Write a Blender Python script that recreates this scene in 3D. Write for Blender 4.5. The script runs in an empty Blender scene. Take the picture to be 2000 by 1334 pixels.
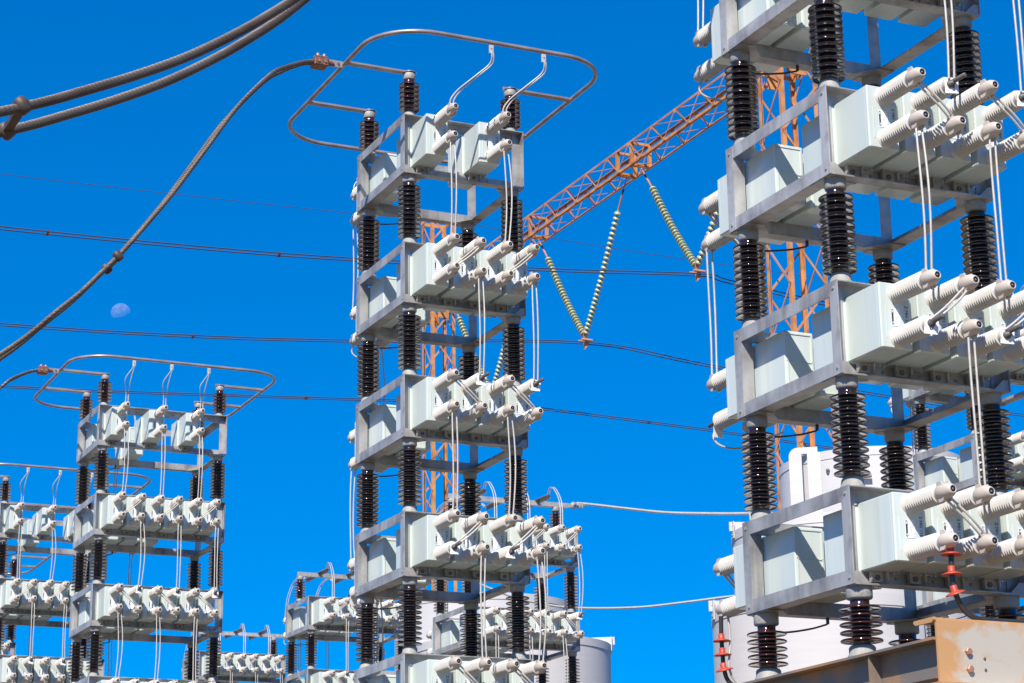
import bpy, math, random
from mathutils import Vector, Matrix
random.seed(7)
scene = bpy.context.scene
COL = scene.collection

# ------------------------------------------------------------------ camera, sky, sun, exposure
CZ = 1.6
CR = ((0.9083038398578492, -0.41807053647365294, -0.014183124906676212),
      (-0.10433944813053382, -0.25926225580170575, 0.960154342946143),
      (0.40508939021062407, 0.8706320171285011, 0.2791101515343752))      # right, up, forward
FPX = 4278.394
cam_d = bpy.data.cameras.new('camera')
cam_d.sensor_width = 36.0
cam_d.lens = 36.0 * FPX / 2000.0
cam_d.clip_start = 0.1
cam_d.clip_end = 6000
cam = bpy.data.objects.new('camera', cam_d)
COL.objects.link(cam)
r, u, f = (Vector(v) for v in CR)
m = Matrix((r, u, -f)).transposed().to_4x4()
m.translation = Vector((0, 0, CZ))
cam.matrix_world = m
scene.camera = cam

SUN = Vector((-1.0, -1.2, 1.5)).normalized()
elev = math.asin(SUN.z)
world = bpy.data.worlds.new('World')
scene.world = world
world.use_nodes = True
nt = world.node_tree
nt.nodes.clear()
w_out = nt.nodes.new('ShaderNodeOutputWorld')
w_bg = nt.nodes.new('ShaderNodeBackground')
w_sky = nt.nodes.new('ShaderNodeTexSky')
w_sky.sky_type = 'NISHITA'
w_sky.sun_disc = False
w_sky.sun_elevation = elev
w_sky.sun_rotation = math.atan2(SUN.x, SUN.y)
w_sky.altitude = 4000
w_sky.air_density = 1.0
w_sky.dust_density = 0.0
w_sky.ozone_density = 4.0
w_hsv = nt.nodes.new('ShaderNodeHueSaturation')
w_hsv.inputs['Saturation'].default_value = 2.3
w_hsv.inputs['Value'].default_value = 1.78
w_gam = nt.nodes.new('ShaderNodeGamma')
w_gam.inputs['Gamma'].default_value = 0.52
w_hsv.inputs['Hue'].default_value = 0.514
w_bg.inputs['Strength'].default_value = 0.15
nt.links.new(w_sky.outputs['Color'], w_gam.inputs['Color'])
nt.links.new(w_gam.outputs['Color'], w_hsv.inputs['Color'])
nt.links.new(w_hsv.outputs['Color'], w_bg.inputs['Color'])
nt.links.new(w_bg.outputs['Background'], w_out.inputs['Surface'])

sun_d = bpy.data.lights.new('sun', 'SUN')
sun_d.energy = 5.0
sun_d.angle = math.radians(0.5)
sun_d.color = (1.0, 0.93, 0.82)
sun = bpy.data.objects.new('sun', sun_d)
COL.objects.link(sun)
sun.rotation_euler = SUN.to_track_quat('Z', 'Y').to_euler()
sun.location = (0, 0, 60)

scene.view_settings.view_transform = 'Standard'
scene.view_settings.look = 'None'
scene.view_settings.exposure = 0.42
scene.view_settings.gamma = 1.0


# ------------------------------------------------------------------ materials
def mat(name, color, rough=0.5, metal=0.0, var=0.0, scale=6.0, bump=0.0, bscale=40.0, spec=0.5, coat=0.0, color2=None,
        lo=0.35, hi=0.65, stretch=None, detail=4.0, rand=0.0, streak=0.0):
    mt = bpy.data.materials.new(name)
    mt.use_nodes = True
    n = mt.node_tree
    b = n.nodes['Principled BSDF']
    b.inputs['Base Color'].default_value = (*color, 1)
    b.inputs['Roughness'].default_value = rough
    b.inputs['Metallic'].default_value = metal
    b.inputs['Specular IOR Level'].default_value = spec
    b.inputs['Coat Weight'].default_value = coat
    b.inputs['Coat Roughness'].default_value = 0.05
    tc = n.nodes.new('ShaderNodeTexCoord')
    src = tc.outputs['Object']
    if stretch:
        mp = n.nodes.new('ShaderNodeMapping')
        mp.inputs['Scale'].default_value = stretch
        n.links.new(src, mp.inputs['Vector'])
        src = mp.outputs['Vector']
    if var or color2:
        nz = n.nodes.new('ShaderNodeTexNoise')
        nz.inputs['Scale'].default_value = scale
        nz.inputs['Detail'].default_value = detail
        n.links.new(src, nz.inputs['Vector'])
        rp = n.nodes.new('ShaderNodeValToRGB')
        rp.color_ramp.elements[0].position = lo
        rp.color_ramp.elements[1].position = hi
        c2 = color2 if color2 else tuple(c * (1 - var) for c in color)
        rp.color_ramp.elements[0].color = (*c2, 1)
        rp.color_ramp.elements[1].color = (*color, 1)
        n.links.new(nz.outputs['Fac'], rp.inputs['Fac'])
        n.links.new(rp.outputs['Color'], b.inputs['Base Color'])
    if rand or streak:
        # every piece its own slight tint, and thin rain and dust streaks down the faces
        last = b.inputs['Base Color'].links[0].from_socket
        oi = n.nodes.new('ShaderNodeObjectInfo')
        mr = n.nodes.new('ShaderNodeMapRange')
        mr.inputs['To Min'].default_value, mr.inputs['To Max'].default_value = 1.0 - rand, 1.0
        n.links.new(oi.outputs['Random'], mr.inputs['Value'])
        mp2 = n.nodes.new('ShaderNodeMapping')
        mp2.inputs['Scale'].default_value = (22, 22, 1.2)
        n.links.new(tc.outputs['Object'], mp2.inputs['Vector'])
        ad2 = n.nodes.new('ShaderNodeVectorMath')
        n.links.new(mp2.outputs['Vector'], ad2.inputs[0])
        n.links.new(oi.outputs['Location'], ad2.inputs[1])
        ns = n.nodes.new('ShaderNodeTexNoise')
        ns.inputs['Scale'].default_value = 1.0
        ns.inputs['Detail'].default_value = 5
        n.links.new(ad2.outputs[0], ns.inputs['Vector'])
        ms = n.nodes.new('ShaderNodeMapRange')
        ms.inputs['From Min'].default_value, ms.inputs['From Max'].default_value = 0.50, 0.72
        ms.inputs['To Min'].default_value, ms.inputs['To Max'].default_value = 1.0, 1.0 - streak
        n.links.new(ns.outputs['Fac'], ms.inputs['Value'])
        mm_ = n.nodes.new('ShaderNodeMath')
        mm_.operation = 'MULTIPLY'
        n.links.new(mr.outputs[0], mm_.inputs[0])
        n.links.new(ms.outputs[0], mm_.inputs[1])
        vm = n.nodes.new('ShaderNodeVectorMath')
        vm.operation = 'SCALE'
        n.links.new(last, vm.inputs[0])
        n.links.new(mm_.outputs[0], vm.inputs['Scale'])
        n.links.new(vm.outputs[0], b.inputs['Base Color'])
    if bump:
        nb = n.nodes.new('ShaderNodeTexNoise')
        nb.inputs['Scale'].default_value = bscale
        nb.inputs['Detail'].default_value = 5
        n.links.new(src, nb.inputs['Vector'])
        bp = n.nodes.new('ShaderNodeBump')
        bp.inputs['Strength'].default_value = bump
        bp.inputs['Distance'].default_value = 0.01
        n.links.new(nb.outputs['Fac'], bp.inputs['Height'])
        n.links.new(bp.outputs['Normal'], b.inputs['Normal'])
    return mt


M = {}
M['can'] = mat('can_paint', (0.63, 0.70, 0.675), 0.30, var=0.05, scale=3, coat=0.25, rand=0.07, streak=0.09)
M['porcelain'] = mat('white_porcelain', (0.65, 0.63, 0.60), 0.22, var=0.08, scale=14, coat=0.5, rand=0.10)
M['cap'] = mat('cream_cap', (0.58, 0.51, 0.45), 0.5, var=0.08, scale=30, rand=0.15)
M['black'] = mat('black_hole', (0.012, 0.012, 0.012), 0.35, var=0.3, scale=60)
M['frame'] = mat('galvanised_frame', (0.54, 0.53, 0.52), 0.42, metal=0.25, color2=(0.21, 0.185, 0.185), scale=4.5, lo=0.30, hi=0.58, detail=7, rand=0.25, streak=0.25,
                 bump=0.12, bscale=60)
M['brown'] = mat('brown_glaze', (0.022, 0.011, 0.009), 0.07, var=0.35, scale=8, spec=0.6, coat=0.5)
M['red_brown'] = mat('red_brown_glaze', (0.045, 0.012, 0.010), 0.08, var=0.35, scale=8, spec=0.6, coat=0.5)
M['cement'] = mat('cast_cap', (0.36, 0.355, 0.34), 0.6, metal=0.1, var=0.22, scale=14, bump=0.4, bscale=70)
M['tube'] = mat('weathered_tube', (0.43, 0.36, 0.33), 0.40, metal=0.45, color2=(0.30, 0.24, 0.22), scale=7)
M['cable'] = mat('stranded_cable', (0.135, 0.112, 0.098), 0.42, metal=0.3, color2=(0.085, 0.062, 0.052), scale=5)
M['spacer'] = mat('spacer_casting', (0.11, 0.08, 0.07), 0.55, metal=0.2, color2=(0.06, 0.035, 0.028), scale=12)
M['copper'] = mat('rusty_clamp', (0.30, 0.15, 0.10), 0.6, metal=0.2, color2=(0.15, 0.07, 0.05), scale=30)
M['bolt'] = mat('bolt_copper', (0.50, 0.27, 0.18), 0.5, metal=0.3, var=0.3, scale=40)
M['wire'] = mat('jumper_strand', (0.58, 0.54, 0.49), 0.45, metal=0.1, var=0.15, scale=30)
M['earth'] = mat('dark_lead', (0.05, 0.045, 0.05), 0.4, var=0.3, scale=30)
M['orange'] = mat('orange_lattice_paint', (0.62, 0.28, 0.10), 0.62, color2=(0.36, 0.135, 0.045), scale=2.2, lo=0.3, hi=0.6)
M['pink'] = mat('faded_lattice_paint', (0.54, 0.27, 0.17), 0.65, color2=(0.36, 0.15, 0.08), scale=1.2)
M['disc'] = mat('celadon_disc', (0.46, 0.49, 0.29), 0.22, var=0.18, scale=4, coat=0.3)
M['line'] = mat('line_conductor', (0.075, 0.075, 0.11), 0.5, metal=0.3, var=0.2, scale=3)
M['plate'] = mat('name_plate', (0.82, 0.82, 0.84), 0.35, var=0.1, scale=120, color2=(0.55, 0.55, 0.60), lo=0.40, hi=0.46)
M['ink'] = mat('marker_ink', (0.035, 0.04, 0.05), 0.6, var=0.2, scale=90)
M['tag'] = mat('white_tag', (0.84, 0.83, 0.84), 0.35, var=0.04, scale=30)
M['rod'] = mat('grey_rod', (0.13, 0.12, 0.12), 0.45, var=0.25, scale=40)
M['red'] = mat('red_silicone', (0.50, 0.065, 0.035), 0.45, var=0.15, scale=30)
M['sheath'] = mat('black_sheath', (0.035, 0.032, 0.032), 0.33, var=0.2, scale=25)
M['white_tank'] = mat('white_tank_paint', (0.57, 0.55, 0.555), 0.5, var=0.05, scale=1.6, stretch=(1, 1, 14))
M['rust_plate'] = mat('rust_stained_galvanised', (0.52, 0.465, 0.39), 0.5, metal=0.1, color2=(0.56, 0.31, 0.135), scale=7.0, lo=0.36,
                      hi=0.52, bump=0.06, bscale=50, detail=7)
n_ = M['rust_plate'].node_tree
next(q for q in n_.nodes if q.type == 'TEX_NOISE').inputs['Roughness'].default_value = 0.68
next(q for q in n_.nodes if q.type == 'TEX_NOISE').inputs['Distortion'].default_value = 0.5
sp_ = n_.nodes.new('ShaderNodeSeparateXYZ')
tc_ = next(q for q in n_.nodes if q.type == 'TEX_COORD')
nz_ = next(q for q in n_.nodes if q.type == 'TEX_NOISE')
rp_ = next(q for q in n_.nodes if q.type == 'VALTORGB')
n_.links.new(tc_.outputs['Object'], sp_.inputs[0])
mx_ = n_.nodes.new('ShaderNodeMapRange')      # rust eats in from the sawn left end
mx_.inputs['From Min'].default_value, mx_.inputs['From Max'].default_value = -0.02, 0.13
mx_.inputs['To Min'].default_value, mx_.inputs['To Max'].default_value = -0.24, 0.03
mz_ = n_.nodes.new('ShaderNodeMapRange')      # and from the top edge
mz_.inputs['From Min'].default_value, mz_.inputs['From Max'].default_value = 3.07, 2.99
mz_.inputs['To Min'].default_value, mz_.inputs['To Max'].default_value = -0.20, 0.03
a1_ = n_.nodes.new('ShaderNodeMath')
a2_ = n_.nodes.new('ShaderNodeMath')
n_.links.new(sp_.outputs['X'], mx_.inputs['Value'])
n_.links.new(sp_.outputs['Z'], mz_.inputs['Value'])
n_.links.new(nz_.outputs['Fac'], a1_.inputs[0])
n_.links.new(mx_.outputs[0], a1_.inputs[1])
n_.links.new(a1_.outputs[0], a2_.inputs[0])
n_.links.new(mz_.outputs[0], a2_.inputs[1])
n_.links.new(a2_.outputs[0], rp_.inputs['Fac'])
M['beam'] = mat('bare_steel_beam', (0.21, 0.175, 0.15), 0.5, metal=0.1, color2=(0.38, 0.22, 0.11), scale=3.5, lo=0.36, hi=0.50, bump=0.2,
                bscale=40)
M['ground'] = mat('pale_gravel', (0.19, 0.14, 0.08), 0.95, var=0.25, scale=0.8, bump=0.5, bscale=9)


# ------------------------------------------------------------------ mesh builder
class MB:
    def __init__(self):
        self.v, self.f, self.mi, self.sm, self.mats = [], [], [], [], []

    def m(self, name):
        if name not in self.mats:
            self.mats.append(name)
        return self.mats.index(name)

    def add(self, vs, fs, mt, smooth=False, T=None):
        b = len(self.v)
        k = self.m(mt)
        if T is not None:
            vs = [T @ Vector(p) for p in vs]
        self.v += [tuple(p) for p in vs]
        for q in fs:
            self.f.append(tuple(b + i for i in q))
            self.mi.append(k)
            self.sm.append(smooth)

    def box(self, a, b, mt, T=None):
        x0, y0, z0 = a
        x1, y1, z1 = b
        vs = [(x0, y0, z0), (x1, y0, z0), (x1, y1, z0), (x0, y1, z0), (x0, y0, z1), (x1, y0, z1), (x1, y1, z1), (x0, y1, z1)]
        self.add(vs, [(0, 3, 2, 1), (4, 5, 6, 7), (0, 1, 5, 4), (1, 2, 6, 5), (2, 3, 7, 6), (3, 0, 4, 7)], mt, False, T)

    def bbox(self, a, b, c, mt, T=None):
        """box with a chamfer c on every edge"""
        x0, y0, z0 = a
        x1, y1, z1 = b
        vs, fs, ix = [], [], {}
        for i, X in enumerate((x0, x1)):
            for j, Y in enumerate((y0, y1)):
                for k, Z in enumerate((z0, z1)):
                    dx, dy, dz = (c if i == 0 else -c), (c if j == 0 else -c), (c if k == 0 else -c)
                    ix[i, j, k] = len(vs)
                    vs += [(X, Y + dy, Z + dz), (X + dx, Y, Z + dz), (X + dx, Y + dy, Z)]
        g = lambda i, j, k, a: ix[i, j, k] + a
        for i in (0, 1):
            fs.append([g(i, 0, 0, 0), g(i, 1, 0, 0), g(i, 1, 1, 0), g(i, 0, 1, 0)])
            fs.append([g(0, i, 0, 1), g(1, i, 0, 1), g(1, i, 1, 1), g(0, i, 1, 1)])
            fs.append([g(0, 0, i, 2), g(1, 0, i, 2), g(1, 1, i, 2), g(0, 1, i, 2)])
            for j in (0, 1):
                fs.append([g(i, j, 0, 0), g(i, j, 1, 0), g(i, j, 1, 1), g(i, j, 0, 1)])
                fs.append([g(i, 0, j, 0), g(i, 1, j, 0), g(i, 1, j, 2), g(i, 0, j, 2)])
                fs.append([g(0, i, j, 1), g(1, i, j, 1), g(1, i, j, 2), g(0, i, j, 2)])
                for k in (0, 1):
                    fs.append([g(i, j, k, 0), g(i, j, k, 1), g(i, j, k, 2)])
        cen = Vector(((x0 + x1) / 2, (y0 + y1) / 2, (z0 + z1) / 2))
        out = []
        for q in fs:
            p = [Vector(vs[i]) for i in q]
            nrm = (p[1] - p[0]).cross(p[2] - p[0])
            mid = sum(p, Vector()) / len(p)
            out.append(q if nrm.dot(mid - cen) > 0 else q[::-1])
        self.add(vs, out, mt, False, T)

    def bar(self, p, q, w, h, mt, up=(0, 0, 1)):
        p, q = Vector(p), Vector(q)
        d = (q - p)
        L = d.length
        d.normalize()
        upv = Vector(up)
        if abs(d.dot(upv)) > 0.98:
            upv = Vector((0, 1, 0))
        s = d.cross(upv).normalized()
        t = s.cross(d)
        T = Matrix((s, d, t)).transposed().to_4x4()
        T.translation = p
        self.box((-w / 2, 0, -h / 2), (w / 2, L, h / 2), mt, T)

    def tube(self, path, rad, seg, mt, closed=False, cap=True):
        P = [Vector(p) for p in path]
        n = len(P)
        rr = rad if isinstance(rad, (list, tuple)) else [rad] * n
        vs, fs = [], []
        prev = None
        for i in range(n):
            if closed:
                t = (P[(i + 1) % n] - P[i - 1])
            else:
                t = P[min(i + 1, n - 1)] - P[max(i - 1, 0)]
            t.normalize()
            if prev is None:
                a = Vector((0, 0, 1)) if abs(t.z) < 0.9 else Vector((1, 0, 0))
                s = t.cross(a).normalized()
            else:
                s = (prev - t * prev.dot(t)).normalized()
            prev = s
            w = t.cross(s)
            for k in range(seg):
                an = 2 * math.pi * k / seg
                vs.append(P[i] + (s * math.cos(an) + w * math.sin(an)) * rr[i])
        for i in range(n if closed else n - 1):
            j = (i + 1) % n
            for k in range(seg):
                k2 = (k + 1) % seg
                fs.append((i * seg + k, i * seg + k2, j * seg + k2, j * seg + k))
        self.add(vs, fs, mt, True)
        if cap and not closed:
            self.add(vs[:seg], [tuple(range(seg))[::-1]], mt)
            self.add(vs[-seg:], [tuple(range(seg))], mt)

    def lathe(self, prof, seg, mt, T=None, cap=True, smooth=True):
        vs, fs = [], []
        for r_, z in prof:
            for k in range(seg):
                a = 2 * math.pi * k / seg
                vs.append((r_ * math.cos(a), r_ * math.sin(a), z))
        for i in range(len(prof) - 1):
            for k in range(seg):
                k2 = (k + 1) % seg
                fs.append((i * seg + k, i * seg + k2, (i + 1) * seg + k2, (i + 1) * seg + k))
        self.add(vs, fs, mt, smooth, T)
        if cap:
            if prof[0][0] > 1e-5:
                self.add(vs[:seg], [tuple(range(seg))[::-1]], mt, False, T)
            if prof[-1][0] > 1e-5:
                self.add(vs[-seg:], [tuple(range(seg))], mt, False, T)

    def prism(self, poly, axis, lo, hi, mt, T=None):
        """polygon (2D) extruded along axis 0/1/2; the two other axes in cyclic order"""
        n = len(poly)
        vs = []
        for s in (lo, hi):
            for a, b in poly:
                p = [0, 0, 0]
                p[axis] = s
                p[(axis + 1) % 3] = a
                p[(axis + 2) % 3] = b
                vs.append(tuple(p))
        ar = sum(poly[i][0] * poly[(i + 1) % n][1] - poly[(i + 1) % n][0] * poly[i][1] for i in range(n))
        fs = [tuple(range(n))[::-1], tuple(range(n, 2 * n))] + [(i, (i + 1) % n, n + (i + 1) % n, n + i) for i in range(n)]
        if ar < 0:
            fs = [q[::-1] for q in fs]
        self.add(vs, fs, mt, False, T)

    def mesh(self, name):
        me = bpy.data.meshes.new(name)
        me.from_pydata(self.v, [], self.f)
        for k in self.mats:
            me.materials.append(M[k])
        me.polygons.foreach_set('material_index', self.mi)
        me.polygons.foreach_set('use_smooth', self.sm)
        me.update()
        return me


def link(name, me, parent=None, loc=(0, 0, 0), rz=0.0):
    o = bpy.data.objects.new(name, me)
    COL.objects.link(o)
    o.location = loc
    o.rotation_euler = (0, 0, rz)
    if parent is not None:
        o.parent = parent
    return o


def thing(name, label, cat, loc=(0, 0, 0), group=None, me=None):
    o = bpy.data.objects.new(name, me)
    COL.objects.link(o)
    o.location = loc
    o['label'] = label
    o['category'] = cat
    if group:
        o['group'] = group
    return o


def structure(name, me, loc=(0, 0, 0)):
    o = bpy.data.objects.new(name, me)
    COL.objects.link(o)
    o.location = loc
    o['kind'] = 'structure'
    return o


def ray(x, y):
    a, b = (x - 1000) / FPX, -(y - 667) / FPX
    return r * a + u * b + f


def on(x, y, axis, val):
    """world point seen at photo pixel (x, y) on the plane axis = val"""
    d = ray(x, y)
    c = Vector((0, 0, CZ))
    return c + d * ((val - c[axis]) / d[axis])


def smooth_path(pts, n=8):
    P = [Vector(p) for p in pts]
    P = [P[0] * 2 - P[1]] + P + [P[-1] * 2 - P[-2]]
    out = []
    for i in range(1, len(P) - 2):
        for k in range(n):
            t = k / n
            a, b, c, d = P[i - 1], P[i], P[i + 1], P[i + 2]
            out.append(0.5 * ((2 * b) + (c - a) * t + (2 * a - 5 * b + 4 * c - d) * t * t + (3 * b - a - 3 * c + d) * t ** 3))
    out.append(P[-2])
    return out


AX = {'-y': Matrix.Rotation(math.radians(90), 4, 'X'), 'x': Matrix.Rotation(math.radians(90), 4, 'Y')}

# ------------------------------------------------------------------ ground
g = MB()
g.add([(-4000, -4000, 0), (4000, -4000, 0), (4000, 4000, 0), (-4000, 4000, 0)], [(0, 1, 2, 3)], 'ground')
structure('ground', g.mesh('ground'))

# ------------------------------------------------------------------ capacitor bank pieces
D, H = 0.9664, 0.460
X0, TC, PC = 0.085, 0.1727, 0.2108
ZT, ZB = -0.0684, -0.3882
YF = -0.2199
CL = 0.587
ZU, ZL = -0.1193, -0.3356
BX = 0.0931
TW, TH = 0.067, 0.006       # angle size, thickness
PI = math.pi


def can_mesh():
    b = MB()
    h = ZT - ZB
    b.bbox((0, 0, 0), (TC, CL, h), 0.0055, 'can')
    # folded lid seam a little behind each end
    b.box((-0.0008, 0.021, 0.006), (-0.0001, 0.0235, h - 0.006), 'can')
    b.box((TC + 0.0001, 0.021, 0.006), (TC + 0.0008, 0.0235, h - 0.006), 'can')
    for z in (0.012, h * 0.5, h - 0.018):
        b.box((0.012, CL - 0.002, z), (TC - 0.012, CL + 0.004, z + 0.006), 'can')
    for x in (0.012, TC - 0.018):
        b.box((x, CL - 0.002, 0.018), (x + 0.006, CL + 0.004, h - 0.018), 'can')
    # seam bead beside the bushings
    b.box((0.030, -0.003, 0.05), (0.0325, 0.004, h - 0.11), 'can')
    # mounting bracket strips on both sides, lugs under the can
    y = 0.285
    b.box((-0.014, y, -0.004), (-0.0003, y + 0.006, h - 0.012), 'can')
    b.box((TC + 0.0003, y, -0.004), (TC + 0.014, y + 0.006, h - 0.012), 'can')
    for yy in (0.262,):
        b.box((0.040, yy, -0.050), (0.104, yy + 0.006, -0.0003), 'frame')
        for xx in (0.026, 0.112):
            b.prism([(yy - 0.024, -0.0003), (yy - 0.024, -0.040), (yy - 0.012, -0.055), (yy - 0.0003, -0.055), (yy - 0.0003, -0.0003)],
                    0, xx, xx + 0.006, 'frame')
        T = Matrix.Translation((0.072, yy, -0.028)) @ AX['-y']
        b.lathe([(0.014, 0), (0.014, 0.006), (0.0, 0.006)], 6, 'rod', T, cap=False, smooth=False)
    return b.mesh('capacitor_can')


def bushing_mesh(open_end=False, seg=20):
    b = MB()
    T = AX['-y']
    pr = [(0.050, -0.002), (0.0475, 0.003), (0.043, 0.006), (0.040, 0.010)]
    s = 0.014
    nf = 13
    st = 0.0168
    for i in range(nf):
        pr += [(0.0318, s), (0.0318, s + 0.0052), (0.0400, s + 0.0078), (0.0466, s + 0.0092), (0.0477, s + 0.0106), (0.0468, s + 0.0120),
               (0.0400, s + 0.0132), (0.0320, s + 0.0150)]
        s += st
    pr += [(0.0350, s), (0.0365, s + 0.003), (0.030, s + 0.010)]
    b.lathe(pr, seg, 'porcelain', T, cap=True)
    if open_end:
        b.lathe([(0.020, s + 0.018), (0.020, s + 0.034), (0.012, s + 0.036), (0.012, s + 0.050), (0, s + 0.050)], 12, 'rod', T)
        b.lathe([(0.031, s + 0.002), (0.034, s + 0.006), (0.034, s + 0.018), (0.030, s + 0.020)], seg, 'cap', T, cap=False)
    else:
        e = 0.331
        b.lathe([(0.028, s + 0.002), (0.0350, s + 0.006), (0.0372, s + 0.022), (0.0372, s + 0.048), (0.0335, s + 0.070), (0.0250, e - 0.010),
                 (0.0185, e), (0.0150, e), (0.0145, e - 0.004)], seg, 'cap', T, cap=False)
        b.lathe([(0.0, e - 0.003), (0.0146, e - 0.003)], seg, 'black', T, cap=False)
        b.lathe([(0.0, e + 0.001), (0.005, e - 0.001), (0.006, e - 0.003)], 8, 'rod', T, cap=False)
        # the folded lips where the leads come out, above and below
        for sg in (1, -1):
            for dx in (-1, 1):
                b.prism([(-(s + 0.010), sg * 0.024), (-(s + 0.056), sg * 0.026), (-(s + 0.044), sg * 0.045), (-(s + 0.014), sg * 0.046)], 0,
                        dx * 0.021 - 0.0035, dx * 0.021 + 0.0035, 'cap')
    return b.mesh('bushing')


def shed_profile(z0, z1, n, core, R, bell=0.35):
    """glazed sheds from z0 up to z1"""
    st = (z1 - z0) / n
    pr = [(core, z0 - 0.012)]
    for i in range(n):
        z = z0 + i * st
        t = st
        pr += [(core, z + t * 0.16), (core + (R - core) * 0.3, z + t * 0.08), (R - 0.012, z + t * 0.06), (R - 0.006, z + t * 0.02), (R - 0.002, z),
               (R, z + t * 0.09), (R - 0.001, z + t * 0.20), (R - 0.006, z + t * 0.29), (core + (R - core) * 0.5, z + t * 0.38),
               (core + 0.003, z + t * 0.48), (core, z + t * 0.56)]
    pr.append((core, z1 + 0.012))
    return pr


INS = {}


def insulator_meshes(kind):
    if kind in INS:
        return INS[kind]
    a, lo, hi = MB(), MB(), MB()
    if kind == 'mid':
        L, n, core, R, cr, h1, h2, mt = 0.540, 11, 0.044, 0.086, 0.053, 0.052, 0.058, 'brown'
    elif kind == 'top':
        L, n, core, R, cr, h1, h2, mt = 0.352, 6, 0.037, 0.079, 0.047, 0.044, 0.052, 'red_brown'
    else:
        L, n, core, R, cr, h1, h2, mt = 0.329, 5, 0.045, 0.099, 0.062, 0.055, 0.062, 'red_brown'
    a.lathe(shed_profile(h1 + 0.016, L - h2 - 0.010, n, core, R), 32, mt)
    lo.lathe([(cr + 0.006, 0), (cr + 0.006, 0.010), (cr, 0.012), (cr, h1 - 0.012), (cr - 0.006, h1 - 0.003), (core, h1 + 0.002)], 28, 'cement')
    hi.lathe([(core, L - h2 - 0.002), (cr - 0.003, L - h2 + 0.002), (cr, L - h2 + 0.008), (cr, L - 0.008), (cr - 0.004, L)], 28, 'cement')
    INS[kind] = (a.mesh('post_insulator'), lo.mesh('metal_cap'), hi.mesh('metal_cap'))
    return INS[kind]


def add_insulator(kind, parent, loc, rz=0.0):
    a, lo, hi = insulator_meshes(kind)
    o = link('post_insulator', a, parent, loc, rz)
    link('metal_cap', lo, o)
    link('metal_cap', hi, o)
    return o


FR = {}


def frame_mesh(W):
    if W in FR:
        return FR[W]
    b = MB()
    mt = 'frame'
    e = 0.002
    for s, x in ((1, 0.0), (-1, W)):
        def bx(x0, y0, z0, x1, y1, z1):
            xa, xb = x + s * x0, x + s * x1
            b.box((min(xa, xb), y0, z0), (max(xa, xb), y1, z1), mt)
        # end ring: top and bottom rails as angles, posts as angles whose heel is on the inner side
        bx(0, TW, -TW, TH, D - TW, 0)
        bx(TH, TW + TH, -TH, TW, D - TW - TH, -e)
        bx(0, TW, -H, TH, D - TW, -H + TW)
        bx(TH, TW + TH, -H, TW + 0.02, D - TW - TH, -H + TH)
        for y0, y1, yl in ((0.0, TW, TW), (D - TW, D, D - TW)):
            bx(-0.0015, y0, -H - 0.001, TH - 0.0015, y1, 0.001)
            ya, yb = (yl - TH, yl) if yl < D / 2 else (yl, yl + TH)
            bx(TH - 0.0015, ya, -H + TH, TW, yb, -TH)
    for y0, sg in ((TW, -1), (D - TW, 1)):
        ya, yb = sorted((y0, y0 - sg * TH))
        fa, fb = sorted((y0 - sg * TH, y0 + sg * TW))
        for z0, z1, zf0, zf1 in ((-0.070, -TH, -TH, 0.0), (-H + TH, -H + 0.072, -H, -H + TH)):
            b.box((TH, ya + 0.0006, z0), (W - TH, yb - 0.0006, z1), mt)
            b.box((TH, fa, zf0), (W - TH, fb, zf1 - 0.0005), mt)
        # small sloping end plates standing on the bottom flange
        yo = y0 + sg * (TW - 0.004)
        for s, x in ((1, TH), (-1, W - TH)):
            # flat-topped sloping plates
            pa, pb = sorted((yo, yo - sg * 0.004))
            # prism along y wants (z, x) order
            b.prism([(-H + TH, x), (-H + 0.058, x), (-H + 0.058, x + s * 0.030), (-H + TH, x + s * 0.085)], 1, pa, pb, mt)
            # flange tip plate, a step proud of the flange
            qa, qb = sorted((y0 + sg * 0.01, y0 + sg * (TW + 0.006)))
            xa, xb = sorted((x + s * 0.002, x + s * 0.135))
            b.box((xa, qa, -H - 0.005), (xb, qb, -H - 0.0004), mt)
        for y_ in (0.033, D - 0.033):
            for z_ in (-0.033, -H + 0.033):
                TT = Matrix.Translation((-0.0018 if y0 == TW else W + 0.0018, y_, z_)) @ Matrix.Rotation(math.radians(-90 if y0 == TW else 90), 4, 'Y')
                b.lathe([(0.0085, 0), (0.0085, 0.005), (0, 0.005)], 6, 'cement', TT, cap=False, smooth=False)
    # horizontal corner gussets
    for s, x in ((1, TH), (-1, W - TH)):
        for y, sg in ((TW + TH, 1), (D - TW - TH, -1)):
            b.prism([(x, y), (x + s * 0.19, y), (x + s * (TW + 0.02), y + sg * 0.12), (x, y + sg * 0.12)], 2, -H - 0.0055, -H - 0.0007, mt)
    # bolt heads along the bottom rails and bolt holes seen as dark studs on the top rails
    n = int(round((W - 0.13) / PC))
    for i in range(n):
        xx = X0 + PC * i + BX + 0.10
        if xx < W - 0.03:
            for yy, T in ((TW, AX['-y']), (D - TW, Matrix.Rotation(math.radians(-90), 4, 'X'))):
                TT = Matrix.Translation((xx, yy - (0.0008 if yy < 0.5 else -0.0008), -H + 0.045)) @ T
                b.lathe([(0.008, 0), (0.008, 0.005), (0, 0.005)], 6, 'cement', TT, cap=False, smooth=False)
                TT = Matrix.Translation((xx - 0.05, yy - (0.0008 if yy < 0.5 else -0.0008), -0.038)) @ T
                b.lathe([(0.007, 0), (0.007, 0.0025), (0, 0.0025)], 8, 'rod', TT, cap=False, smooth=False)
    FR[W] = b.mesh('rack_frame')
    return FR[W]


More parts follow.
